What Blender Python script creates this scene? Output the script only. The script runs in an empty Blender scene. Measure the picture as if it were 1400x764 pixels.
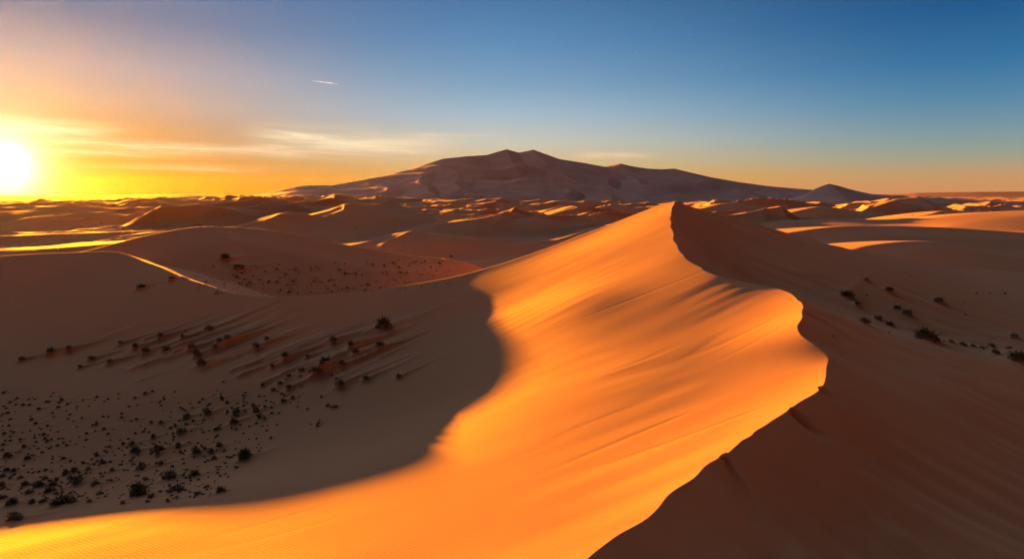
import bpy, math, random
import numpy as np
from mathutils import Vector

# ------------------------------------------------------------------ constants
rng = np.random.default_rng(7)
random.seed(7)
C = bpy.context.scene.collection
scene = bpy.context.scene
F = 855.0                       # focal length in photo pixels (1400 wide, 22 mm on 36 mm)
PITCH = math.atan(117 / F)
H = 26.0                        # camera height over the valley base
SUN_AZ, SUN_EL = -42.0, 4.0     # degrees from +Y, clockwise positive
EXPO = 4.33
SUN = np.array([math.sin(math.radians(SUN_AZ)) * math.cos(math.radians(SUN_EL)),
                math.cos(math.radians(SUN_AZ)) * math.cos(math.radians(SUN_EL)),
                math.sin(math.radians(SUN_EL))])
CP, SP = math.cos(PITCH), math.sin(PITCH)


def P(px, py, Y):
    """survey point: bearing of a photo pixel at forward distance Y -> world x, y, z"""
    u, v = (px - 700) / F, (382 - py) / F
    t = Y / (CP + v * SP)
    return (u * t, Y, H + t * (-SP + v * CP))


def bearing(px, py):
    x, y, z = P(px, py, 1.0)
    z -= H
    return math.degrees(math.atan2(x, y)), math.degrees(math.atan2(z, math.hypot(x, y)))


def smooth(a, b, x):
    t = np.clip((x - a) / (b - a), 0, 1)
    return t * t * (3 - 2 * t)


def smax(a, b, k):
    h = np.clip(0.5 + 0.5 * (a - b) / k, 0, 1)
    return b + (a - b) * h + k * h * (1 - h)


def smin(a, b, k):
    return -smax(-a, -b, k)


# ------------------------------------------------------------------ noise
_perm = np.random.default_rng(3).permutation(512).astype(np.int64)
_ga = np.random.default_rng(5).uniform(0, 2 * np.pi, 512)
_gx, _gy = np.cos(_ga), np.sin(_ga)


def perlin(x, y, seed=0):
    xi, yi = np.floor(x).astype(np.int64), np.floor(y).astype(np.int64)
    fx, fy = x - xi, y - yi

    def g(ix, iy, dx, dy):
        h = _perm[(_perm[(ix + seed * 37) & 511] + iy + seed * 11) & 511]
        return _gx[h] * dx + _gy[h] * dy
    u, v = fx * fx * fx * (fx * (fx * 6 - 15) + 10), fy * fy * fy * (fy * (fy * 6 - 15) + 10)
    a, b = g(xi, yi, fx, fy), g(xi + 1, yi, fx - 1, fy)
    c, d = g(xi, yi + 1, fx, fy - 1), g(xi + 1, yi + 1, fx - 1, fy - 1)
    return 1.45 * ((a + u * (b - a)) + v * ((c + u * (d - c)) - (a + u * (b - a))))


def fbm(x, y, n=3, seed=0):
    s, a = 0, 1.0
    for i in range(n):
        s = s + a * perlin(x * 2 ** i, y * 2 ** i, seed + i)
        a *= 0.5
    return s


# ------------------------------------------------------------------ interpolating sheets
class Sheet:
    def __init__(self, pts, c=6.0, lam=0.004, soft=0, soft_lam=0.0):
        p = np.array(pts, float)
        self.c, self.m = c, p[:, :2].mean(0)
        q = p[:, :2] - self.m
        n = len(p)
        A = np.sqrt(((q[:, None] - q[None]) ** 2).sum(-1) + c * c)
        K = np.zeros((n + 3, n + 3))
        K[:n, :n] = -A + np.diag(np.where(np.arange(n) < soft, soft_lam, lam))
        K[:n, n], K[:n, n + 1:] = 1, q / 50
        K[n, :n], K[n + 1:, :n] = 1, (q / 50).T
        self.w = np.linalg.solve(K, np.concatenate([p[:, 2], np.zeros(3)]))
        self.q = q

    def __call__(self, x, y):
        x, y = x - self.m[0], y - self.m[1]
        n = len(self.q)
        z = self.w[n] + self.w[n + 1] * x / 50 + self.w[n + 2] * y / 50
        for (a, b), w in zip(self.q, self.w):
            z = z - w * np.sqrt((x - a) ** 2 + (y - b) ** 2 + self.c ** 2)
        return z


def spline(pts, n):
    """Catmull-Rom through 3-D points, evenly resampled"""
    p = np.array(pts, float)
    p = np.vstack([2 * p[0] - p[1], p, 2 * p[-1] - p[-2]])
    out = []
    for i in range(1, len(p) - 2):
        t = np.linspace(0, 1, 24, endpoint=False)[:, None]
        a, b, c, d = p[i - 1], p[i], p[i + 1], p[i + 2]
        out.append(0.5 * (2 * b + (c - a) * t + (2 * a - 5 * b + 4 * c - d) * t ** 2 + (3 * b - a - 3 * c + d) * t ** 3))
    out = np.vstack(out + [p[-2:-1]])
    s = np.concatenate([[0], np.cumsum(np.linalg.norm(np.diff(out, axis=0), axis=1))])
    q = np.linspace(0, s[-1], n)
    return np.stack([np.interp(q, s, out[:, k]) for k in range(3)], 1)


def offset(line, d, slope):
    """ghost points d metres to the right of a line, raised by slope per metre"""
    t = np.gradient(line[:, :2], axis=0)
    t /= np.linalg.norm(t, axis=1)[:, None]
    n = np.stack([t[:, 1], -t[:, 0]], 1)
    o = line.copy()
    o[:, :2] += n * d
    o[:, 2] += slope * abs(d)
    return o


# the S-shaped crest of the big dune, from its summit towards the viewer
ridge = spline([P(*a) for a in [
    (924, 274, 118), (919, 288, 110), (918, 304, 103), (922, 330, 92), (940, 355, 83), (985, 378, 75), (1040, 390, 71),
    (1080, 401, 67), (1100, 416, 62.5), (1096, 436, 58.5), (1092, 452, 56), (1112, 468, 54), (1134, 490, 51), (1131, 512, 48),
    (1108, 540, 44.5), (1076, 562, 42), (1030, 595, 38.7), (985, 625, 36), (940, 660, 33.2), (880, 710, 29.8), (815, 764, 26.6),
    (700, 850, 22.3), (560, 960, 19)]], 80)
# the back crest: far left dune, saddle, up to the summit
back = spline([P(*a) for a in [
    (-420, 362, 138), (-220, 356, 125), (-90, 352, 116), (0, 349, 114), (80, 345, 115), (145, 344, 115), (195, 356, 110), (262, 383, 97), (330, 402, 90), (390, 405, 88), (430, 404, 89),
    (480, 399, 92), (540, 392, 96), (610, 380, 99), (680, 362, 102), (740, 342, 106), (800, 319, 111), (860, 297, 115), (900, 281, 117),
    (924, 274, 118.5)]], 44)
# the arm falling away to the right of the summit
arm = spline([P(*a) for a in [
    (924, 274, 118.5), (950, 277, 120), (1000, 296, 123), (1060, 313, 127), (1150, 338, 131), (1250, 356, 136), (1330, 366, 140), (1400, 373, 143),
    (1560, 385, 150), (1800, 395, 155)]], 26)

L_pts = [P(*a) for a in [
    (860, 345, 92), (860, 320, 101), (800, 345, 97), (760, 400, 83), (850, 420, 71.7), (860, 380, 81), (787, 416, 73.4), (737, 416, 77.8), (640, 540, 57), (625, 560, 54), (600, 575, 51.5), (530, 650, 37.8), (450, 668, 37.3), (950, 430, 65.5), (850, 470, 61.7), (760, 460, 67), (980, 500, 53.4), (850, 520, 51), (700, 540, 51), (700, 460, 70.5),
    (600, 600, 44), (600, 560, 50), (700, 650, 36.6), (690, 500, 61), (655, 530, 55.5), (560, 610, 45.2), (595, 590, 48.4), (575, 618, 42.9), (500, 640, 40), (650, 395, 90), (1020, 450, 60.2), (850, 620, 38.5), (500, 700, 33.3), (300, 764, 29.6), (800, 590, 42.3), (900, 440, 65), (600, 764, 28), (0, 764, 29.6), (680, 390, 91), (800, 400, 77), (690, 430, 81), (660, 415, 89.5),
    (780, 700, 31), (400, 640, 42.5), (200, 690, 35.2), (0, 737, 31.1), (-200, 800, 28.6), (300, 620, 51), (300, 660, 45.5), (150, 680, 40.6), (60, 705, 36.8),
    (400, 560, 60), (500, 520, 63), (550, 480, 72), (620, 430, 83), (450, 450, 78), (300, 520, 65), (150, 560, 58), (300, 440, 83), (0, 640, 49),
    (0, 560, 60), (0, 450, 85), (0, 395, 100), (150, 400, 95), (150, 480, 76), (-200, 560, 60), (-300, 450, 90), (-200, 700, 39), (150, 620, 51), (700, 900, 20), (200, 900, 20)]]
L_sheet = Sheet(np.vstack([L_pts, ridge[::2], back[::2], offset(ridge, -4, 0.18)[3:-1:3], offset(back, -9, 0.2)[1:-3:3]]), 5.0, soft=len(L_pts), soft_lam=3.5)
R_pts = [P(*a) for a in [
    (1190, 457, 62), (1285, 477, 61), (1400, 492, 60), (1520, 500, 60), (1200, 600, 43), (1350, 700, 38), (1200, 764, 33), (1000, 764, 29.5),
    (1400, 764, 34), (1400, 600, 48), (1050, 650, 37), (1130, 600, 40.5), (1250, 550, 47.5), (1200, 500, 55), (1172, 520, 49), (1300, 520, 53),
    (1265, 462, 84), (1330, 480, 80), (1200, 430, 90), (1300, 440, 92), (1400, 450, 95), (1400, 490, 78), (1100, 370, 102), (1000, 330, 112),
    (960, 300, 116.5), (1200, 390, 101), (1300, 400, 107), (1400, 410, 112), (1150, 405, 95), (1600, 420, 110), (1600, 520, 75), (1600, 764, 36),
    (900, 900, 22), (1300, 1000, 20)]] + [(36, 92, 12.0), (42, 88, 11.0)]
R_sheet = Sheet(np.vstack([R_pts, ridge[::2], arm[::2], offset(ridge, 3, 0.5)[6:-1:2], offset(arm, -9, 0.22)[3::3]]), 5.0, soft=len(R_pts), soft_lam=1.0)
bl = np.vstack([back, arm[1:]])
B_sheet = Sheet(np.vstack([bl[::2], offset(back[:20], -3.5, -0.9), offset(bl[20:], -5, -0.36)[1::2], offset(bl, -16, -0.36)[::3], offset(bl, -45, -0.30)[::3], offset(bl, 9, 0.45)[::3]]), 7.0)


def crest_dune(x, y, pts, s_near, s_far, c=0.8, n=30):
    """a single dune: a crest line with a slope on each side"""
    ln = spline(pts, n)
    best = np.full(x.shape, 1e9)
    zc, side, E, Ez = np.zeros(x.shape), np.zeros(x.shape), np.zeros(x.shape), np.zeros(x.shape)
    sg = float(np.linalg.norm(np.diff(ln[:, :2], axis=0), axis=1).mean()); k = max(4.0, 1.2 * sg)
    for a, b in zip(ln[:-1], ln[1:]):
        d = b[:2] - a[:2]
        t = np.clip(((x - a[0]) * d[0] + (y - a[1]) * d[1]) / (d @ d), 0, 1)
        ex, ey = x - a[0] - t * d[0], y - a[1] - t * d[1]
        r = ex * ex + ey * ey
        m = r < best
        best = np.where(m, r, best)
        z_ = a[2] + t * (b[2] - a[2])
        zc = np.where(m, z_, zc)
        w = np.exp(-np.minimum(np.sqrt(r), 600) / k); E += w; Ez += w * z_
        side = np.where(m, d[0] * (y - a[1]) - d[1] * (x - a[0]), side)
    r = np.sqrt(best)
    far_ = smooth(1.0, 3 * k, r)                       # away from the crest the slopes round off its bends
    soft = np.maximum(-k * np.log(E + 1e-300) + k * math.log(2 * k / sg), 0)
    r = r * (1 - far_) + soft * far_
    zc = zc * (1 - far_) + Ez / (E + 1e-300) * far_
    s = np.where(side > 0, s_far, s_near)
    return zc - (np.sqrt((s * r) ** 2 + c * c) - c)


MID = [  # crest points (photo bearing + distance), slope towards the viewer, slope away, crest roundness, blend
    ([(60, 350, 120), (118, 343, 129), (200, 322, 141), (270, 310, 155), (330, 311, 161), (380, 316, 159), (480, 336, 155), (560, 349, 151), (630, 357, 149), (700, 385, 146)], .32, .45, .3),
    ([(470, 337, 232), (500, 331, 240), (530, 324, 250), (562, 317, 256), (640, 324, 252), (720, 330, 250), (800, 333, 250)], .30, .2, .5),
    ([(562, 317, 256), (540, 325, 244), (524, 333, 234)], .34, .25, .2),
    ([(660, 312, 330), (700, 303, 340), (735, 297, 342), (780, 306, 335), (850, 318, 330)], .30, .2, .6),
    ([(400, 300, 330), (450, 288, 345), (478, 278, 350), (520, 290, 340), (600, 300, 335)], .30, .22, .8),
    ([(1060, 323, 215), (1085, 317, 222), (1160, 309, 232), (1290, 311, 236), (1420, 319, 238), (1560, 322, 240)], .28, .12, .4),
    ([(1165, 341, 176), (1190, 335, 182), (1240, 330, 188), (1300, 332, 190), (1400, 346, 188), (1500, 352, 186)], .28, .13, .5),
    ([(1250, 326, 232), (1330, 321, 262), (1420, 312, 285), (1500, 305, 300)], .30, .14, .4),
    ([(1215, 302, 330), (1270, 293, 352), (1300, 288, 372), (1400, 297, 360)], .30, .16, .4),
    ([(1060, 296, 400), (1110, 284, 430), (1135, 283, 440), (1190, 292, 420)], .30, .16, .4),
    ([(960, 285, 500), (1000, 277, 520), (1050, 284, 510)], .30, .16, .4),
    
    
    
     ([(1200, 314, 278), (1290, 296, 300), (1400, 288, 330), (1500, 288, 350)], .085, .2, 1.5), ([(1040, 310, 300), (1110, 300, 315), (1180, 300, 325)], .085, .2, 1.5),
]


def field(x, y):
    """the open dune sea: winding transverse dunes of three sizes"""
    r = np.hypot(x, y)
    wx = x + 38 * perlin(x / 170, y / 170, 1) + 14 * perlin(x / 60, y / 60, 2)
    wy = y + 38 * perlin(x / 170, y / 170, 3) + 14 * perlin(x / 60, y / 60, 4)
    z = 1.5 + 1.5 * perlin(x / 400, y / 400, 9); wl = 1 - smooth(-.35, .12, x / (r + 1))
    for lam, amp, wd, sd in ((150, 17, (0.80, -0.60), 21), (82, 9.5, (0.95, -0.3), 25), (42, 4.8, (0.7, -0.72), 29), (21, 1.7, (0.9, -0.4), 33), (300, 16, (0.5, -0.85), 37)):
        n = perlin(wx / lam / 1.3, wy / lam / 1.3, sd) + .35 * perlin(wx / lam / .6, wy / lam / .6, sd + 1)
        p = (x * wd[0] + y * wd[1]) / lam + 0.75 * perlin(wx / (lam * 1.5), wy / (lam * 1.5), sd + 2)
        t = p - np.floor(p)
        prof = np.where(t < 0.7, t / 0.7, (1 - t) / 0.3)
        prof = prof * (1 - wl) + wl * np.where(t < 0.3, t / 0.3, (1 - t) / 0.7); prof = prof * prof * (1.6 - 0.6 * prof)
        a = np.clip(0.45 + 0.75 * n, 0, 1.3)
        z = z + amp * a * prof * (0.5 + 0.5 * smooth(120, 500, r))
    # low plain again towards the horizon
    return z * (0.55 + 0.45 * smooth(150, 420, r)) * (1 - .3 * smooth(500, 900, r) * (1 - wl)) * (1 - 0.7 * smooth(900, 2600, r)) * (1 + .15 * wl) * (1 - .5 * (1 - smooth(-.66, -.48, x / (r + 1))) * smooth(300, 500, r))


def nebkhas(x, y, z, tufts):
    """little sand tails behind each tuft, and a mound under it"""
    for (tx, ty, w, h, tail) in tufts:
        ex, ey = x - tx, y - ty
        m = np.nonzero((np.abs(ex) < tail * 1.2 + 3 * w) & (np.abs(ey) < tail * 1.2 + 3 * w))
        if len(m[0]) == 0:
            continue
        al, ac = ex[m] * WIND[0] + ey[m] * WIND[1], -ex[m] * WIND[1] + ey[m] * WIND[0]
        along = np.where(al < 0, np.exp(-(al / (w * .8)) ** 2), np.exp(-(al / tail) ** 1.4))
        wid = w * np.where(al < 0, 1.0, 1 - .45 * np.clip(al / tail, 0, 1))
        z[m] += h * along * np.exp(-(np.abs(ac) / wid) ** 1.5)
    return z


SCARS = [(P(1083, 556, 42.6)[:2], P(1150, 600, 40.5)[:2], 1.5, .75), (P(1120, 527, 46)[:2], P(1160, 552, 44.6)[:2], 1.0, .4),
         (P(992, 620, 36.5)[:2], P(1065, 705, 32.5)[:2], 1.3, .45), (P(1100, 430, 61)[:2], P(1150, 452, 60)[:2], 1.2, .2)]
WIND = np.array([0.62, 0.78])


def ground(x, y, detail=True):
    """height of the sand and which dune body it belongs to"""
    r = np.hypot(x, y)
    shape = x.shape
    far = field(x, y)
    body = np.zeros(shape, np.int8)
    calm = 1 - smooth(125, 190, r)                         # open dunes die out under the big dune
    hollow = smooth(47, 64, np.degrees(np.arctan2(x, y))) * (1 - smooth(1100, 1900, r))   # unseen ground right and behind, lowered to keep its bounce off the shadows
    hollow = np.maximum(hollow, (1 - smooth(-60, 20, y)) * (1 - smooth(600, 1100, r)))
    far = far * (1 - .55 * (1 - smooth(-.3, -.05, x / (r + 1))) * (1 - smooth(260, 420, r)))
    far = far * (1 - calm) + calm * np.minimum(far, 1.0)
    far = far * (1 - hollow) + hollow * (-5 + .15 * far)
    m = np.nonzero((r > 120) & (r < 620) & (y > 60))
    fm, xm, ym = far[m], x[m], y[m]
    for pts, s0, s1, c in MID:
        d = crest_dune(xm, ym, [P(*a) for a in pts], s0, s1, c)
        fm = smax(d, fm, 1.6)
    far[m] = fm
    m = np.nonzero(r < 300)
    xm, ym = x[m], y[m]
    l, rr, b = L_sheet(xm, ym), R_sheet(xm, ym), B_sheet(xm, ym)
    if detail:
        # wind streaks on the windward face, ragged crest, avalanche tongues on the lee face
        s = (xm * .86 + ym * .51, -xm * .51 + ym * .86)
        fade = np.exp(-(np.hypot(xm, ym) / 140) ** 4)
        l = l + fade * (.03 * perlin(s[0] / 26, s[1] / 4.2, 41) + .03 * perlin(s[0] / 14, s[1] / 1.7, 42) * smooth(-.1, .5, perlin(xm / 17, ym / 17, 43))
                        + .07 * perlin(s[0] / 70, s[1] / 22, 44)) - fade * .010 * np.exp(-(perlin(s[0] / 45, s[1] / 3.1, 45) / .07) ** 2) * smooth(.05, .4, perlin(s[0] / 22, s[1] / 9, 46))
        q = (xm * .80 - ym * .60, xm * .60 + ym * .80)
        rr = rr + fade * (.34 * perlin(q[0] / 22, q[1] / 3.6, 51) + .24 * perlin(q[0] / 12, q[1] / 1.5, 52) * smooth(0, .5, perlin(xm / 15, ym / 15, 53))
                          + .10 * perlin(xm / 1.6, ym / 1.6, 54) * smooth(.0, .5, perlin(xm / 9, ym / 9, 55)))
        for (sa, sb, wd, dp) in SCARS:
            (x0, y0), (x1, y1) = sa, sb
            ln = math.hypot(x1 - x0, y1 - y0); ux, uy = (x1 - x0) / ln, (y1 - y0) / ln
            al = ((xm - x0) * ux + (ym - y0) * uy) / ln
            ac = -(xm - x0) * uy + (ym - y0) * ux
            w_ = wd * (.35 + .65 * np.clip(al, 0, 1))
            # steep wall on one side, soft fan on the other
            cut = np.where(ac > 0, 1 - smooth(0, .35, ac / w_), np.exp(-(ac / w_) ** 2 * 1.2))
            rr = rr - dp * cut * smooth(-.04, .05, al) * (1 - smooth(.15, 1.0, al))
    n = np.minimum(l, rr)
    n = smin(n, b, .12)
    n = np.maximum(n, -6)
    w = smooth(4, 22, ym)
    n = n * w + np.minimum(n, 5.0 - 11 * (1 - smooth(-30, 8, ym))) * (1 - w)
    side = np.clip(smooth(150, 300, np.abs(xm)), 0, 1)
    n = n * (1 - side) + np.minimum(n, 2.) * side
    f = far[m]
    body[m] = np.where(n > f, 1, 0)
    far[m] = smax(n, f, 1.0)
    return far, body


# ------------------------------------------------------------------ helpers
def mesh_obj(name, verts, faces, mat, parent=None, smooth_shade=True):
    me = bpy.data.meshes.new(name)
    v = np.asarray(verts, np.float32)
    if isinstance(faces, np.ndarray) and faces.ndim == 2:
        n, k = faces.shape
        me.vertices.add(len(v)); me.vertices.foreach_set('co', v.ravel())
        me.loops.add(n * k); me.loops.foreach_set('vertex_index', faces.ravel().astype(np.int32))
        me.polygons.add(n); me.polygons.foreach_set('loop_start', np.arange(0, n * k, k, dtype=np.int32))
        me.update(calc_edges=True)
    else:
        me.from_pydata([tuple(p) for p in v], [], [tuple(f) for f in faces]); me.update()
    me.polygons.foreach_set('use_smooth', np.full(len(me.polygons), smooth_shade))
    me.materials.append(mat)
    o = bpy.data.objects.new(name, me)
    C.objects.link(o)
    if parent: o.parent = parent
    return o


def tag(o, label, cat, group=None):
    o['label'] = label; o['category'] = cat
    if group: o['group'] = group
    return o


# ------------------------------------------------------------------ materials
def sand_material(name, ripple=True):
    m = bpy.data.materials.new(name); m.use_nodes = True
    nt = m.node_tree; N, Lk = nt.nodes, nt.links
    bs = N['Principled BSDF']
    bs.inputs['Roughness'].default_value = .95
    bs.inputs['Specular IOR Level'].default_value = .08
    bs.inputs['Diffuse Roughness'].default_value = .5
    tc = N.new('ShaderNodeTexCoord')
    big = N.new('ShaderNodeTexNoise'); big.inputs['Scale'].default_value = .035; big.inputs['Detail'].default_value = 5
    Lk.new(tc.outputs['Object'], big.inputs['Vector'])
    ramp = N.new('ShaderNodeValToRGB')
    e = ramp.color_ramp.elements
    e[0].position, e[0].color = .3, (.33, .20, .112, 1)
    e[1].position, e[1].color = .7, (.37, .226, .13, 1)
    Lk.new(big.outputs['Fac'], ramp.inputs['Fac'])
    grain = N.new('ShaderNodeTexNoise'); grain.inputs['Scale'].default_value = 9; grain.inputs['Detail'].default_value = 6; grain.inputs['Roughness'].default_value = .7
    Lk.new(tc.outputs['Object'], grain.inputs['Vector'])
    gr = N.new('ShaderNodeMapRange'); gr.inputs['To Min'].default_value = .86; gr.inputs['To Max'].default_value = 1.14
    Lk.new(grain.outputs['Fac'], gr.inputs['Value'])
    mul = N.new('ShaderNodeVectorMath'); mul.operation = 'SCALE'
    Lk.new(ramp.outputs['Color'], mul.inputs[0]); Lk.new(gr.outputs['Result'], mul.inputs['Scale'])
    Lk.new(mul.outputs['Vector'], bs.inputs['Base Color'])
    if ripple:
        mp = N.new('ShaderNodeMapping'); mp.inputs['Rotation'].default_value = (0, 0, math.radians(-58))
        Lk.new(tc.outputs['Object'], mp.inputs['Vector'])
        wv = N.new('ShaderNodeTexWave'); wv.inputs['Scale'].default_value = 1.6; wv.inputs['Distortion'].default_value = 5
        wv.inputs['Detail'].default_value = 2; wv.inputs['Detail Scale'].default_value = .5
        Lk.new(mp.outputs['Vector'], wv.inputs['Vector'])
        b1 = N.new('ShaderNodeBump'); b1.inputs['Strength'].default_value = .25; b1.inputs['Distance'].default_value = .02
        Lk.new(wv.outputs['Fac'], b1.inputs['Height'])
        b2 = N.new('ShaderNodeBump'); b2.inputs['Strength'].default_value = .3; b2.inputs['Distance'].default_value = .03
        Lk.new(grain.outputs['Fac'], b2.inputs['Height']); Lk.new(b1.outputs['Normal'], b2.inputs['Normal'])
        Lk.new(b2.outputs['Normal'], bs.inputs['Normal'])
    return m


def plain(name, col, var=.25, scale=6.0, rough=.9):
    m = bpy.data.materials.new(name); m.use_nodes = True
    N, Lk = m.node_tree.nodes, m.node_tree.links
    bs = N['Principled BSDF']; bs.inputs['Roughness'].default_value = rough
    bs.inputs['Specular IOR Level'].default_value = .15
    no = N.new('ShaderNodeTexNoise'); no.inputs['Scale'].default_value = scale
    tc = N.new('ShaderNodeTexCoord'); Lk.new(tc.outputs['Object'], no.inputs['Vector'])
    ra = N.new('ShaderNodeValToRGB'); e = ra.color_ramp.elements
    e[0].position, e[0].color = .3, tuple(c * (1 - var) for c in col) + (1,)
    e[1].position, e[1].color = .7, tuple(c * (1 + var) for c in col) + (1,)
    Lk.new(no.outputs['Fac'], ra.inputs['Fac']); Lk.new(ra.outputs['Color'], bs.inputs['Base Color'])
    return m


SAND = sand_material('dune_sand')
FARSAND = sand_material('far_sand', False)
ROCK = plain('mountain_ground', (.29, .185, .165), .12, .02)  # ground tone greyed to mauve, standing in for the purple of distant air
GREEN = plain('tussock_green', (.075, .068, .03), .35)
STRAW = plain('tussock_straw', (.10, .075, .035), .3)
TWIG = plain('dry_twig', (.10, .064, .04), .4)

# ------------------------------------------------------------------ ground sheet
def surveyed(pix):
    """where the bearings of photo pixels meet the sand"""
    pix = np.array(pix, float)
    u, v = (pix[:, 0] - 700) / F, (382 - pix[:, 1]) / F
    ys = np.geomspace(24, 700, 700)
    t = ys[None] / (CP + v[:, None] * SP)
    x, y = u[:, None] * t, np.broadcast_to(ys[None], t.shape).copy()
    z = H + t * (-SP + v[:, None] * CP)
    g, _ = ground(x, y, False)
    hit = z <= g
    k = np.where(hit.any(1), hit.argmax(1), -1)
    return [(x[i, k[i]], ys[k[i]]) if k[i] > 0 else None for i in range(len(pix))]


# px, py, width in photo pixels, label (None: one of the many of its area)
NAMED = [
    (525, 452, 38, 'big dark tussock alone on the shaded slope just left of the curved shadow edge'),
    (190, 680, 30, 'biggest dark round tussock close to the sunlit edge on the bowl floor'),
    (20, 714, 24, 'spiky grass tussock in the lower left corner beside the sunlit sand'),
    (17, 692, 20, 'green topped tussock just above the spiky one in the lower left corner'),
    (302, 674, 18, 'small dark tussock lying last towards the sunlit edge, right of the others'),
    (86, 692, 34, 'low wide flat tussock between the corner tussocks and the biggest round one'),
    (335, 630, 26, 'pointed dark tussock standing apart at the right end of the bowl floor'),
    (160, 408, 0, ''),
    (1158, 408, 30, 'dark shrub with a long sand tail on the shaded slope right of the crest bend'),
    (1266, 467, 36, 'big dark shrub on the brow of the shaded sand apron right of the crest'),
    (1392, 499, 30, 'dark shrub at the right edge of the picture on the sand apron'),
    (326, 369, 18, 'dark shrub clump low on the shaded face of the round dune at left'),
    (308, 356, 18, 'dark shrub clump higher on the shaded face of the round dune at left'),
    (193, 395, 16, 'lone low mound shrub on the smooth near dune shoulder at left'),
    (235, 384, 11, 'lone tiny dark shrub on the pale sand streak at left'),
    (617, 351, 9, 'small black shrub where the hollow meets the lit patch behind the big dune'),
]
NAMED = [n for n in NAMED if n[3]]
GROUPS = {
    'floor': ('tussocks of the bowl floor', 'small dark grass tussock, one of many on the shaded bowl floor'),
    'slope': ('tussocks of the streaked slope', 'dark tussock with a wind blown sand tail on the shaded slope'),
    'hollow': ('shrubs of the hollow behind', 'tiny dark shrub in the hollow behind the near shaded crest'),
    'lee': ('shrubs of the lee valley', 'dark low shrub in the shaded valley right of the big crest'),
    'plain': ('shrubs of the open dunes', 'tiny dark shrub speck among the distant dunes'),
}
LOOSE = [(a, b, w, 'floor') for a, b, w in [
    (232, 657, 30), (266, 653, 26), (240, 674, 30), (217, 618, 24), (193, 642, 20), (248, 592, 20), (284, 568, 18), (130, 664, 18), (106, 664, 22), (68, 674, 22),
    (40, 676, 18), (52, 669, 20), (72, 665, 14), (137, 678, 14), (283, 668, 14), (200, 668, 12), (168, 690, 12), (350, 565, 18), (268, 622, 22), (288, 620, 16), (300, 612, 16),
    (185, 620, 18), (180, 608, 12), (140, 635, 14), (90, 650, 14), (28, 655, 12), (10, 626, 14), (220, 580, 12), (255, 573, 16), (297, 588, 14), (323, 566, 20), (320, 580, 18), (244, 612, 14), (210, 600, 12)]]
LOOSE += [(a, b, w, 'slope') for a, b, w in [
    (286, 456, 18), (220, 465, 15), (250, 467, 12), (228, 484, 22), (262, 482, 20), (270, 490, 22), (300, 472, 14), (312, 474, 18), (295, 482, 14), (275, 503, 24), (200, 486, 18), (165, 472, 11), (185, 480, 16), (125, 494, 14),
    (95, 482, 14), (70, 485, 20), (30, 495, 12), (455, 471, 22), (520, 480, 24), (545, 519, 15), (480, 481, 20), (486, 489, 22), (445, 500, 26), (432, 517, 24), (390, 495, 18), (350, 480, 18), (365, 470, 14), (468, 505, 18), (440, 512, 14), (500, 522, 18), (465, 532, 22), (395, 535, 14), (372, 505, 12), (420, 492, 10), (150, 500, 14), (110, 505, 10)]]
LOOSE += [(a, b, w, 'lee') for a, b, w in [
    (1172, 421, 16), (1215, 401, 22), (1184, 385, 12), (1200, 438, 26), (1216, 446, 26), (1182, 446, 26), (1240, 432, 18), (1226, 424, 14), (1282, 414, 18), 
    (1355, 476, 14), (1380, 479, 14), (1342, 477, 12), (1300, 471, 12), (1316, 474, 14), (1386, 463, 14), (1360, 487, 14), (1330, 475, 10)]]
_r = np.random.default_rng(21)
for _ in range(78):
    b = 565 + 125 * _r.random() ** .8; a = _r.uniform(0, 395 - (b - 565) * .9)
    LOOSE.append((a, b, (3.5 + 8 * (b - 560) / 130) * _r.uniform(.7, 1.6), 'floor'))
for _ in range(40):
    a = _r.uniform(300, 470); b = _r.uniform(515, 610) - (a - 300) * .18
    LOOSE.append((a, b, _r.uniform(5, 13), 'floor'))
for _ in range(48):
    a = _r.uniform(295, 615); b = _r.uniform(366, 403) - max(0, a - 430) * .06
    LOOSE.append((a, b, _r.uniform(3.5, 9), 'hollow'))
for _ in range(24):
    a = _r.uniform(0, 1400); b = _r.uniform(292, 348)
    LOOSE.append((a, b, _r.uniform(3, 5.5), 'plain'))
SPECKS = []
for _ in range(520):
    b = 535 + 150 * _r.random(); a = _r.uniform(0, 430 - (b - 535) * .9)
    SPECKS.append((a, b, _r.uniform(2, 5)))
for _ in range(160):
    a = _r.uniform(260, 620); b = _r.uniform(362, 404) - max(0, a - 430) * .06
    SPECKS.append((a, b, _r.uniform(1.5, 3)))
for _ in range(16):
    a = _r.uniform(1120, 1400); b = _r.uniform(395, 485)
    SPECKS.append((a, b, _r.uniform(2, 4)))
PLANTS = []
for src, pos in zip(NAMED + LOOSE, surveyed([n[:2] for n in NAMED + LOOSE])):
    if pos is None or (src[3] == 'plain' and math.hypot(*pos) < 175): continue
    dist = math.hypot(*pos)
    size = src[2] * dist / F * (.82 if src[3] in GROUPS else 1.05)
    kind = src[3] if src[3] in GROUPS else None
    size = min(size, 3.4 if kind is None else 2.0)
    slope = kind == 'slope' or src[3].startswith(('big dark tussock', 'dark shrub with', 'dark shrub at'))
    size *= .85; tail = size * (random.uniform(3, 5) if slope else random.uniform(.9, 1.7))
    hgt = size * (random.uniform(.42, .62) if slope else random.uniform(.22, .36))
    hgt, tail = min(hgt, .6), min(tail, 6.5); PLANTS.append((pos[0], pos[1], size * .6, hgt, tail, size, kind, src[3]))
BUMPS = [t[:5] for t in PLANTS]
for pos, s in zip(surveyed([s[:2] for s in SPECKS]), SPECKS):
    if pos is not None and _r.random() < .45:
        k = s[2] * math.hypot(*pos) / F
        BUMPS.append((pos[0], pos[1], k * .8, k * .22, k * 2.5))
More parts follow.
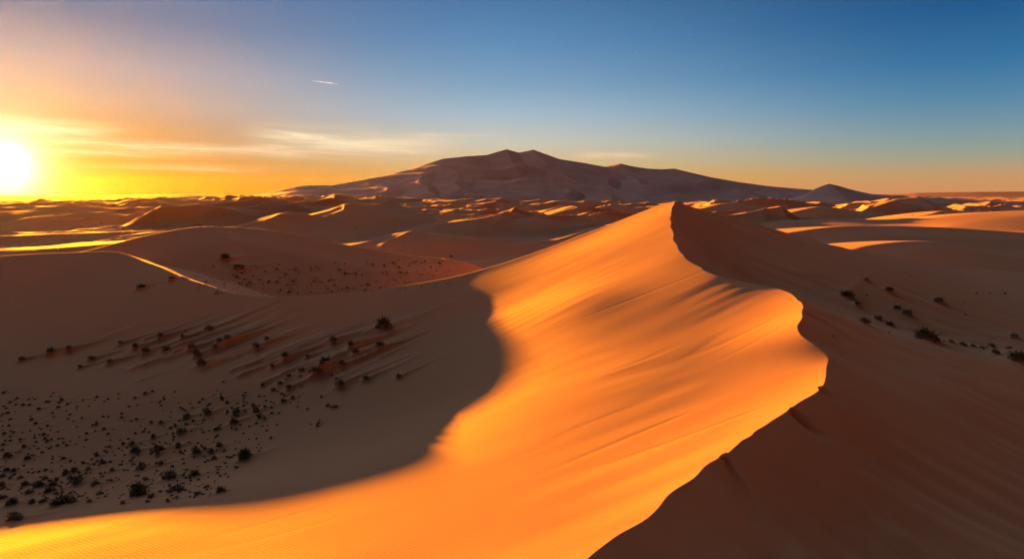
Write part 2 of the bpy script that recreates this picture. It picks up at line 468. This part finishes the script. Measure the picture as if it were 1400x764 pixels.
for pos in surveyed([(_r.uniform(180, 520), _r.uniform(455, 530)) for _ in range(40)]):
    if pos is not None:
        BUMPS.append((pos[0], pos[1], _r.uniform(.3, .7), _r.uniform(.12, .32), _r.uniform(3, 7)))


def angles():
    core = np.radians(np.linspace(-46, 46, NCOL))
    st = core[1] - core[0]
    side, a = [], core[-1]
    while a < math.pi - .02:
        st = min(st * 1.05, .045); a += st; side.append(a)
    side = np.array(side); side = side[side < math.pi - .012]
    return np.concatenate([-side[::-1], core, side])


def radii():
    rs = [6.0]
    while rs[-1] < 8000:
        r = rs[-1]
        if r < 24: dr = .35 if r < 20 else .15
        elif r < 160: dr = max(.085, r * .00175)
        elif r < 700: dr = r * .0042
        else: dr = r * .010
        rs.append(r + dr * RSTEP)
    return np.array(rs)


NCOL, RSTEP = 1350, 1.0
az, rad = angles(), radii()
A2, R2 = np.meshgrid(az, rad)
GX, GY = R2 * np.sin(A2), R2 * np.cos(A2)
GZ, BODY = ground(GX, GY)
_near = rad < 175
_k = int(_near.sum())
sub = GZ[:_k].copy()
nebkhas(GX[:_k], GY[:_k], sub, BUMPS)
GZ[:_k] = sub
nr, na = GX.shape
idx = np.arange(nr * na).reshape(nr, na)
q = np.stack([idx[:-1], np.roll(idx, -1, 1)[:-1], np.roll(idx, -1, 1)[1:], idx[1:]], -1)
V = np.stack([GX, GY, GZ], -1).reshape(-1, 3)
centre = np.array([[0, 0, float(GZ[0].mean())]])


def ground_z(x, y):
    """height of the finished mesh under a point"""
    r, a = math.hypot(x, y), math.atan2(x, y)
    i = min(max(np.searchsorted(rad, r) - 1, 0), nr - 2); j = min(max(np.searchsorted(az, a) - 1, 0), na - 2)
    t, u = (r - rad[i]) / (rad[i + 1] - rad[i]), (a - az[j]) / (az[j + 1] - az[j])
    return float((GZ[i, j] * (1 - u) + GZ[i, j + 1] * u) * (1 - t) + (GZ[i + 1, j] * (1 - u) + GZ[i + 1, j + 1] * u) * t)


fan = np.stack([idx[0], np.roll(idx[0], -1), np.full(na, nr * na)], -1)
# vertex normals of the whole sheet, so the dune and the plain meet without a seam
dA_ = np.roll(V.reshape(nr, na, 3), -1, 1) - np.roll(V.reshape(nr, na, 3), 1, 1)
dR_ = np.gradient(V.reshape(nr, na, 3), axis=0)
NRM = np.cross(dA_.reshape(-1, 3), dR_.reshape(-1, 3))
NRM /= np.linalg.norm(NRM, axis=1)[:, None] + 1e-12
NRM[NRM[:, 2] < 0] *= -1


def sub_sheet(name, faces, mat):
    used = np.unique(faces)
    remap = np.zeros(len(V) + 1, np.int64); remap[used] = np.arange(len(used))
    VV = np.vstack([V, centre])
    o = mesh_obj(name, VV[used], remap[faces], mat)
    NN = np.vstack([NRM, [[0, 0, 1]]])
    o.data.normals_split_custom_set_from_vertices(NN[used].tolist())
    o['kind'] = 'structure'
    return o


quad_body = (BODY[:-1] + np.roll(BODY, -1, 1)[:-1] + np.roll(BODY, -1, 1)[1:] + BODY[1:]) >= 2
near_mask = quad_body & (R2[:-1] < 220) & (R2[:-1] > 6)
sub_sheet('sand_dune', q[near_mask], SAND)
rest = np.vstack([q[~near_mask], np.stack([fan[:, 0], fan[:, 1], fan[:, 2], fan[:, 2]], -1)[:0]])
sub_sheet('desert_ground', rest, SAND)

# ------------------------------------------------------------------ tussocks and shrubs
def blades_mesh(n, seed, spread=.5, width=.030):
    """a fountain of thin bent blades, one unit across"""
    r = random.Random(seed); v, f = [], []
    for _ in range(n):
        a = r.uniform(0, 2 * math.pi); b0 = r.random() ** .6 * .26
        lean = r.uniform(.1, 1.15); ln = r.uniform(.35, .72) * (1 - .25 * lean)
        d = Vector((math.cos(a), math.sin(a), 0)); s = Vector((-d.y, d.x, 0)) * width * r.uniform(.7, 1.5)
        p = d * b0 + Vector((0, 0, -.05)); k = len(v)
        for i in range(4):
            t = i / 3; w = s * (1 - t * .85)
            v += [tuple(p - w), tuple(p + w)]
            ang = lean * (.35 + 1.0 * t)
            p = p + (d * math.sin(ang) + Vector((0, 0, 1)) * math.cos(ang)) * ln / 3
        for i in range(3): f.append((k + 2 * i, k + 2 * i + 1, k + 2 * i + 3, k + 2 * i + 2))
    return v, f


def thatch_mesh(seed, rad_=.40, hgt=.30):
    """the dense dead heart of a tussock: a ragged low heap"""
    r = random.Random(seed); v, f = [], []
    n, m = 14, 5
    for j in range(m):
        t = j / (m - 1)
        for i in range(n):
            a = 2 * math.pi * i / n
            k = r.uniform(.72, 1.2)
            v.append((math.cos(a) * rad_ * math.cos(t * 1.45) * k, math.sin(a) * rad_ * math.cos(t * 1.45) * k, -.08 + hgt * math.sin(t * 1.45) * r.uniform(.8, 1.25)))
    for j in range(m - 1):
        for i in range(n): f.append((j * n + i, j * n + (i + 1) % n, (j + 1) * n + (i + 1) % n, (j + 1) * n + i))
    f.append(tuple((m - 1) * n + i for i in range(n)))
    for _ in range(26):                       # dead stalks sticking out
        a = r.uniform(0, 6.28); d = Vector((math.cos(a), math.sin(a), 0)); p = d * rad_ * r.uniform(.2, .9)
        q = p + d * r.uniform(.05, .2) + Vector((0, 0, r.uniform(.2, .42))); s = Vector((-d.y, d.x, 0)) * .018; k = len(v)
        v += [tuple(p - s), tuple(p + s), tuple(q)]; f.append((k, k + 1, k + 2))
    return v, f


def mesh_only(name, parts):
    me = bpy.data.meshes.new(name); V_, F_, M_ = [], [], []
    for (v, f), mi in parts:
        k = len(V_); V_ += v; F_ += [tuple(i + k for i in g) for g in f]; M_ += [mi] * len(f)
    me.from_pydata(V_, [], F_); me.update()
    me.polygons.foreach_set('material_index', M_)
    return me


BLADES, THATCH, SMALL = [], [], []
for s in range(4):
    a = mesh_only('blades', [(blades_mesh(150, s), 0)]); a.materials.append(GREEN); BLADES.append(a)
    a = mesh_only('thatch', [(thatch_mesh(40 + s), 0)]); a.materials.append(TWIG); THATCH.append(a)
for s in range(5):
    a = mesh_only('tussock', [(thatch_mesh(60 + s, .42, .26), 0), (blades_mesh(46, 80 + s, width=.04), 1)])
    a.materials.append(TWIG); a.materials.append(GREEN if s % 2 else STRAW); SMALL.append(a)
for i, (x, y, w, h, tail, size, kind, label) in enumerate(PLANTS):
    z = ground_z(x, y)
    rot = (random.uniform(-.1, .1), random.uniform(-.1, .1), random.uniform(0, 6.28))
    flat = random.uniform(.45, .8) * (.6 if 'flat' in label or 'low' in label else 1.0)
    if kind is None:
        shrub = 'shrub' in label
        o = bpy.data.objects.new('desert_shrub' if shrub else 'grass_tussock', None); C.objects.link(o)
        tag(o, label, 'shrub' if shrub else 'tussock')
        for nm, me in (('green_blades', BLADES[i % 4]), ('dead_thatch', THATCH[i % 4])):
            p = bpy.data.objects.new(nm, me); C.objects.link(p); p.parent = o
    else:
        shrub = kind in ('hollow', 'lee', 'plain')
        o = bpy.data.objects.new('desert_shrub' if shrub else 'grass_tussock', SMALL[i % 5]); C.objects.link(o)
        tag(o, GROUPS[kind][1], 'shrub' if shrub else 'tussock', GROUPS[kind][0])
    o.location = (x, y, z - .02); o.rotation_euler = rot; o.scale = (size * random.uniform(.9, 1.25), size * random.uniform(.8, 1.0), size * flat)
# the sprinkling of tiny scrub nobody could count: one object
sv, sf = [], []
base = [thatch_mesh(90 + s, .45, .36) for s in range(3)]
for (pos, s) in zip(surveyed([s[:2] for s in SPECKS]), SPECKS):
    if pos is None: continue
    k = s[2] * math.hypot(*pos) / F; z = ground_z(*pos); v, f = base[len(sv) % 3]; n0 = len(sv); a = random.uniform(0, 6.28)
    sv += [(pos[0] + k * (p[0] * math.cos(a) - p[1] * math.sin(a)), pos[1] + k * (p[0] * math.sin(a) + p[1] * math.cos(a)), z + k * p[2]) for p in v]
    sf += [tuple(q_ + n0 for q_ in g) for g in f]
sc_ = mesh_obj('scrub', sv, sf, TWIG, smooth_shade=False); sc_['kind'] = 'stuff'; sc_['label'] = 'sprinkling of tiny dry scrub on the shaded sand'; sc_['category'] = 'scrub'

# ------------------------------------------------------------------ sky things
def glow_mat(name, col, st):
    m = bpy.data.materials.new(name); m.use_nodes = True; N = m.node_tree.nodes; N.clear()
    o = N.new('ShaderNodeOutputMaterial'); e = N.new('ShaderNodeEmission'); e.inputs['Color'].default_value = col + (1,); e.inputs['Strength'].default_value = st
    m.node_tree.links.new(e.outputs[0], o.inputs[0]); return m


def ball(r_):
    v, f = [], []
    for j in range(7):
        for i in range(8):
            t, a = math.pi * j / 6, 2 * math.pi * i / 8
            v.append((r_ * math.sin(t) * math.cos(a), r_ * math.sin(t) * math.sin(a), r_ * math.cos(t)))
    for j in range(6):
        for i in range(8): f.append((j * 8 + i, j * 8 + (i + 1) % 8, (j + 1) * 8 + (i + 1) % 8, (j + 1) * 8 + i))
    return v, f


STAR = glow_mat('star_light', (.8, .9, 1.0), .05)
for (px, py), wh in (((870, 71), 'lowest and leftmost'), ((942, 48), 'middle one'), ((1003, 28), 'highest and rightmost')):
    o = mesh_obj('star', *ball(6.5), STAR); o.location = P(px, py, 9500)
    tag(o, wh + ' of three faint stars in the blue sky', 'star', 'three stars')
cm = bpy.data.materials.new('ice_trail'); cm.use_nodes = True
N = cm.node_tree.nodes; N.clear(); out = N.new('ShaderNodeOutputMaterial'); tr = N.new('ShaderNodeVolumePrincipled')
tr.inputs['Color'].default_value = (.75, .95, 1, 1); tr.inputs['Density'].default_value = .011; tr.inputs['Anisotropy'].default_value = .2
cm.node_tree.links.new(tr.outputs[0], out.inputs['Volume'])
a, b = Vector(P(425, 110.5, 6000)), Vector(P(463, 115.2, 5600)); cv, cf_ = [], []
ax = (b - a).normalized(); s1 = ax.cross(Vector((0, 0, 1))).normalized(); s2 = ax.cross(s1)
for i in range(15):
    t = i / 14; p = a.lerp(b, t); r_ = 3.2 * (math.sin(math.pi * min(1, .12 + .88 * t) ** 1.6) ** .6 + .05) * (.8 + .4 * random.random())
    for j in range(10):
        an = 2 * math.pi * j / 10; cv.append(tuple(p + (s1 * math.cos(an) + s2 * math.sin(an)) * r_))
for i in range(14):
    for j in range(10): cf_.append((i * 10 + j, i * 10 + (j + 1) % 10, (i + 1) * 10 + (j + 1) % 10, (i + 1) * 10 + j))
cf_ += [tuple(range(10))[::-1], tuple(140 + j for j in range(10))]
tag(mesh_obj('contrail', cv, cf_, cm), 'short thin white contrail in the blue sky left of the mountain', 'contrail')

# ------------------------------------------------------------------ mountain and far hill
def skyline(profile, depth):
    p = np.array([P(a, b, depth) for a, b in profile])
    return p[:, 0], p[:, 2]


MY = 2300.0
SKYLINE = [(250, 268), (330, 268), (360, 265), (385, 259), (405, 255), (425, 253.5), (450, 253.5), (480, 249), (520, 241.5), (560, 232), (590, 222), (605, 217), (640, 213.5), (665, 212), (680, 207.5),
                  (693, 204), (703, 207), (710, 208.5), (718, 207), (729, 204.5), (740, 208.5), (765, 217.5), (800, 223), (826, 228), (836, 226), (848, 223.5), (862, 227), (885, 230.5), (905, 231.5),
                  (922, 230.5), (940, 235), (970, 242), (1010, 249), (1050, 254.5), (1090, 258), (1130, 261), (1180, 265), (1260, 268)]
# the left arm of the mountain comes forward a little
_m = np.array([P(a_, b_, MY / (1 + .6 * max(0, (690 - a_) / F))) for a_, b_ in SKYLINE])
mx, my, mz = _m[:, 0], _m[:, 1], _m[:, 2]
X1 = np.linspace(mx[0] - 150, mx[-1] + 150, 800); T1 = np.linspace(-1.0, 1.0, 420)
XX, d = np.meshgrid(X1, -T1)
YR = np.interp(XX, mx, my)
lf = np.clip((MY - YR) / 500, 0, 1)
YY = YR - np.where(d > 0, d * (700 - 140 * lf), d * 690)
spread = np.clip(np.abs(d), 0, 1)
wob = 120 * perlin(XX / 420, YY / 420, 61) + 50 * perlin(XX / 150, YY / 150, 62)
xs = XX + np.sign(d) * spread * (wob * .8 - 110)
S = np.interp(xs, mx, mz)
ends = smooth(mx[0] - 150, mx[0], XX) * (1 - smooth(mx[-1], mx[-1] + 150, XX))
hz = -8 + ends * (S + 8) * np.where(d > 0, (1 - spread) ** 1.2, (1 - spread) ** 1.1)
rid = (xs * .75 + YY * .5) / 150 + 1.1 * perlin(XX / 260, YY / 260, 63)
tt = rid - np.floor(rid)
prof = np.where(tt < .62, tt / .62, (1 - tt) / .38)
hz += np.clip(S, 0, 200) * .13 * (prof - .45) * np.sin(np.pi * spread) ** .9 * (.5 + .8 * smooth(-.4, .5, perlin(XX / 300, YY / 300, 65)))
hz += 2.2 * fbm(XX / 60, YY / 60, 3, 66) * np.sin(np.pi * spread)
mi = np.arange(XX.size).reshape(XX.shape)
mq = np.stack([mi[:-1, :-1], mi[:-1, 1:], mi[1:, 1:], mi[1:, :-1]], -1).reshape(-1, 4)
mo = mesh_obj('mountain', np.stack([XX, YY, hz], -1).reshape(-1, 3), mq, ROCK); mo['kind'] = 'structure'


def far_hill(name, prof, depth, half, skew=.6, mat=None):
    hx, hz_ = skyline(prof, depth)
    w = .16 * (hx[-1] - hx[0])
    X1 = np.linspace(hx[0] - w, hx[-1] + w, 180); Y1 = np.linspace(depth - half, depth + half, 90)
    XX, YY = np.meshgrid(X1, Y1)
    s = np.clip(np.abs(depth - YY) / half, 0, 1)
    S = np.interp(XX + skew * (depth - YY), hx, hz_)
    ends = smooth(hx[0] - w, hx[0], XX) * (1 - smooth(hx[-1], hx[-1] + w, XX))
    z = -8 + (S + 8) * (1 - s) ** 1.15 * ends
    mi = np.arange(XX.size).reshape(XX.shape)
    mq = np.stack([mi[:-1, :-1], mi[:-1, 1:], mi[1:, 1:], mi[1:, :-1]], -1).reshape(-1, 4)
    o = mesh_obj(name, np.stack([XX, YY, z], -1).reshape(-1, 3), mq, mat or FARSAND); o['kind'] = 'structure'


far_hill('hill', [(1100, 266), (1108, 261.5), (1116, 257.5), (1125, 253.5), (1134, 251), (1146, 253.8), (1160, 258), (1176, 262), (1200, 267)], 1500, 300, .25, ROCK)
far_hill('hill', [(-300, 270), (0, 267.5), (60, 268), (140, 266.5), (260, 265.5), (340, 267), (420, 270)], 5200, 600)
far_hill('hill', [(1150, 268), (1250, 263.5), (1330, 262.3), (1400, 261.8), (1500, 262), (1700, 268)], 4800, 700)

# ------------------------------------------------------------------ camera
cam = bpy.data.cameras.new('camera'); cam.lens = 36 * F / 1400; cam.sensor_width = 36; cam.clip_end = 40000; cam.clip_start = .1
co = bpy.data.objects.new('camera', cam); C.objects.link(co)
co.location = (0, 0, H); co.rotation_euler = (math.pi / 2 - PITCH, 0, 0)
scene.camera = co

# ------------------------------------------------------------------ light
sl = bpy.data.lights.new('sun', 'SUN'); sl.energy = 5.0; sl.angle = math.radians(.6); sl.color = (1.0, .292, .005)
so = bpy.data.objects.new('sun', sl); C.objects.link(so)
so.rotation_euler = Vector(SUN).to_track_quat('Z', 'Y').to_euler()


class S_:
    """scalar shader value with arithmetic"""
    nt = None

    def __init__(s, sock): s.k = sock

    @staticmethod
    def op(kind, *a, clamp=False):
        n = S_.nt.nodes.new('ShaderNodeMath'); n.operation = kind; n.use_clamp = clamp
        for i, v in enumerate(a):
            if isinstance(v, S_): S_.nt.links.new(v.k, n.inputs[i])
            else: n.inputs[i].default_value = v
        return S_(n.outputs[0])
    def __add__(s, o): return S_.op('ADD', s, o)
    __radd__ = __add__
    def __sub__(s, o): return S_.op('SUBTRACT', s, o)
    def __rsub__(s, o): return S_.op('SUBTRACT', o, s)
    def __mul__(s, o): return S_.op('MULTIPLY', s, o)
    __rmul__ = __mul__
    def __truediv__(s, o): return S_.op('DIVIDE', s, o)


def sstep(a, b, x):
    n = S_.nt.nodes.new('ShaderNodeMapRange'); n.interpolation_type = 'SMOOTHSTEP'
    n.inputs['From Min'].default_value, n.inputs['From Max'].default_value = a, b
    S_.nt.links.new(x.k, n.inputs['Value'])
    return S_(n.outputs['Result'])


def lin(c):
    return tuple((v / 255 / 12.92 if v <= 10 else ((v / 255 + .055) / 1.055) ** 2.4) for v in c)


def build_world():
    w = bpy.data.worlds.new('World'); scene.world = w; w.use_nodes = True
    nt = w.node_tree; S_.nt = nt; N, Lk = nt.nodes, nt.links
    bg, = [n for n in N if n.type == 'BACKGROUND']
    tc = N.new('ShaderNodeTexCoord')
    sx = N.new('ShaderNodeSeparateXYZ'); Lk.new(tc.outputs['Generated'], sx.inputs[0])
    X, Y, Z = (S_(sx.outputs[i]) for i in range(3))
    el = S_.op('ARCSINE', Z) * (180 / math.pi)
    azm = S_.op('ARCTAN2', X, Y) * (180 / math.pi)
    gaz, gel = bearing(4, 226)          # centre of the glare
    da = S_.op('ABSOLUTE', S_.op('WRAP', azm - gaz, 180.0, -180.0))

    # colours of the evening sky by elevation, at three bearings from the sun; out of view, toned for fill
    def ramp(stops):
        n = N.new('ShaderNodeValToRGB'); cr = n.color_ramp
        Lk.new(S_.op('POWER', S_.op('MAXIMUM', el, 0.0) / 90.0, .5, clamp=True).k, n.inputs['Fac'])
        while len(cr.elements) < len(stops): cr.elements.new(.5)
        for e, (deg, c) in zip(cr.elements, stops):
            e.position = math.sqrt(deg / 90); e.color = lin(c) + (1,)
        return n.outputs['Color']
    fill_boost = 1 + 2.8 * sstep(17, 32, el) * (1 - sstep(40, 85, da)); r_sun = ramp(SKY_SUN); r_mid = ramp(SKY_MID); r_far = ramp(SKY_FAR); r_anti = ramp(SKY_ANTI)  # added fill: sky above the view brightened sunward to lift the shadows

    def mix(a, b, f, mode='MIX'):
        n = N.new('ShaderNodeMix'); n.data_type = 'RGBA'; n.blend_type = mode
        n.clamp_factor = True
        for s_, i in ((a, 6), (b, 7)):
            if isinstance(s_, tuple): n.inputs[i].default_value = s_ + (1,)
            else: Lk.new(s_, n.inputs[i])
        if isinstance(f, S_): Lk.new(f.k, n.inputs[0])
        else: n.inputs[0].default_value = f
        return n.outputs[2]
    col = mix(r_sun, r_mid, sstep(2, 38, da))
    col = mix(col, r_far, sstep(36, 76, da))
    col = mix(col, r_anti, sstep(80, 150, da))

    vb = N.new('ShaderNodeVectorMath'); vb.operation = 'SCALE'; Lk.new(col, vb.inputs[0]); Lk.new(fill_boost.k, vb.inputs['Scale']); col = vb.outputs[0]
    # thin cirrus near the horizon on the sun's side, each a streak along a bearing
    cv = N.new('ShaderNodeCombineXYZ')
    Lk.new((azm * .09).k, cv.inputs[0]); Lk.new((el * 1.5 + azm * .05).k, cv.inputs[1])
    no = N.new('ShaderNodeTexNoise'); no.inputs['Scale'].default_value = 1.0; no.inputs['Detail'].default_value = 6; no.inputs['Roughness'].default_value = .62
    no.inputs['Distortion'].default_value = .4
    Lk.new(cv.outputs[0], no.inputs['Vector'])
    tex = sstep(.34, .72, S_(no.outputs['Fac']))
    cloud = None
    for (p0, p1, thick, amt) in STREAKS:
        a0, e0 = bearing(*p0); a1, e1 = bearing(*p1)
        sl_ = (e1 - e0) / (a1 - a0)
        dist = (el - e0 - (azm - a0) * sl_) / thick
        g = S_.op('EXPONENT', S_.op('MULTIPLY', dist * dist, -1.0))
        L_ = a1 - a0
        win = sstep(a0 - .12 * L_, a0 + .25 * L_, azm) * (1 - sstep(a1 - .45 * L_, a1 + .1 * L_, azm))
        t_ = g * win * amt
        cloud = t_ if cloud is None else cloud + t_
    cf = S_.op('MULTIPLY', cloud, tex * .8 + .2, clamp=True)
    ccol = mix(lin((255, 246, 205)), lin((238, 205, 168)), sstep(8, 45, da))
    col = mix(col, ccol, cf)

    # aureole round the low sun
    ce = math.cos(math.radians(gel))
    g3 = (math.sin(math.radians(gaz)) * ce, math.cos(math.radians(gaz)) * ce, math.sin(math.radians(gel)))
    dot = X * g3[0] + Y * g3[1] + Z * g3[2]
    ang = S_.op('ARCCOSINE', S_.op('MINIMUM', dot, 1.0)) * (180 / math.pi)
    for (c, amp, wdt, pw) in GLOW:
        e = S_.op('EXPONENT', S_.op('POWER', ang / wdt, pw) * -1.0) * amp
        v = N.new('ShaderNodeVectorMath'); v.operation = 'SCALE'
        v.inputs[0].default_value = c; Lk.new(e.k, v.inputs['Scale'])
        col = mix(col, v.outputs[0], 1.0, 'ADD')
    # display colours -> scene radiance, blended with the physical sky
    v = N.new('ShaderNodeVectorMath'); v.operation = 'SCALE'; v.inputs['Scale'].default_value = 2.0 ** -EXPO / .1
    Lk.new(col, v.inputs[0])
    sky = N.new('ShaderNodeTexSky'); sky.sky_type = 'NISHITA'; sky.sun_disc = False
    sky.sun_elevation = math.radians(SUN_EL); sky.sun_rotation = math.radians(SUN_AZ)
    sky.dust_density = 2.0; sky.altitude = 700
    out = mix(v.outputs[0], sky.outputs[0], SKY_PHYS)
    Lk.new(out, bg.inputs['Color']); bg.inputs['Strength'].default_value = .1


SKY_SUN = [(0, (120, 80, 0)), (1.5, (115, 80, 0)), (3.0, (130, 98, 40)), (5.0, (160, 128, 90)), (7, (172, 152, 138)), (9.5, (162, 154, 160)), (13, (104, 118, 148)), (17, (95, 112, 150)), (28, (235, 212, 195)), (50, (200, 182, 180)), (90, (16, 17, 26))]  # stops above the view raised to fill the shadowed sand
SKY_MID = [(0, (215, 150, 50)), (1.5, (225, 168, 85)), (3.0, (212, 185, 138)), (4.6, (194, 194, 180)), (7, (158, 183, 198)), (9.5, (122, 160, 190)), (13, (88, 136, 180)), (17, (62, 110, 160)), (28, (85, 105, 140)), (50, (56, 60, 74)), (90, (16, 17, 26))]
SKY_FAR = [(0, (205, 140, 100)), (.6, (203, 145, 96)), (1.6, (190, 152, 108)), (3.0, (150, 158, 140)), (4.6, (120, 150, 160)), (7, (80, 132, 165)), (9.5, (48, 112, 158)), (13, (24, 88, 140)), (17, (14, 66, 114)), (28, (6, 18, 32)), (50, (6, 10, 20)), (90, (16, 17, 26))]
SKY_ANTI = [(0, (26, 18, 18)), (3, (26, 20, 22)), (7, (20, 20, 28)), (17, (10, 16, 26)), (40, (6, 8, 14)), (90, (16, 17, 26))]
STREAKS = [((-60, 166), (180, 181), .5, 1.0), ((30, 192), (380, 207), .35, .9), ((20, 205), (330, 215), .3, .5), ((350, 183), (640, 196), .75, 1.0), ((330, 203), (620, 206), .6, .8),
           ((560, 183), (700, 185), .15, .6), ((780, 213), (900, 213), .3, .9), ((100, 228), (420, 232), .35, .25)]
GLOW = [((1.0, .86, .6), 7.0, .95, .95), ((1.0, .86, .25), .16, 4.5, 1.1), ((1.0, .45, .08), .0, 12.0, 1.0)]
SKY_PHYS = .003
build_world()

# ------------------------------------------------------------------ air
def build_haze():
    x0, x1, y0, y1, z0, z1 = -8300, 8300, -8300, 8300, -12, 215
    v = [(a, b, c) for c in (z0, z1) for b in (y0, y1) for a in (x0, x1)]
    f = [(0, 2, 3, 1), (4, 5, 7, 6), (0, 1, 5, 4), (2, 6, 7, 3), (0, 4, 6, 2), (1, 3, 7, 5)]
    m = bpy.data.materials.new('haze'); m.use_nodes = True
    nt = m.node_tree; nt.nodes.clear()
    out = nt.nodes.new('ShaderNodeOutputMaterial'); pv = nt.nodes.new('ShaderNodeVolumePrincipled')
    pv.inputs['Color'].default_value = (.86, .80, .82, 1); pv.inputs['Density'].default_value = HAZE; pv.inputs['Anisotropy'].default_value = .78
    nt.links.new(pv.outputs[0], out.inputs['Volume'])
    o = mesh_obj('haze', v, f, m, smooth_shade=False); o['kind'] = 'stuff'
    o['label'] = 'thin evening haze over the dune sea'


HAZE = 1.7e-6
if HAZE: build_haze()

vs = scene.view_settings
scene.display_settings.display_device = 'sRGB'
vs.view_transform = 'Standard'; vs.look = 'None'; vs.gamma = 1.0; vs.exposure = EXPO; vs.use_curve_mapping = False
scene.cycles.use_denoising = True
scene.cycles.max_bounces = 6; scene.cycles.diffuse_bounces = 3; scene.cycles.volume_bounces = 0
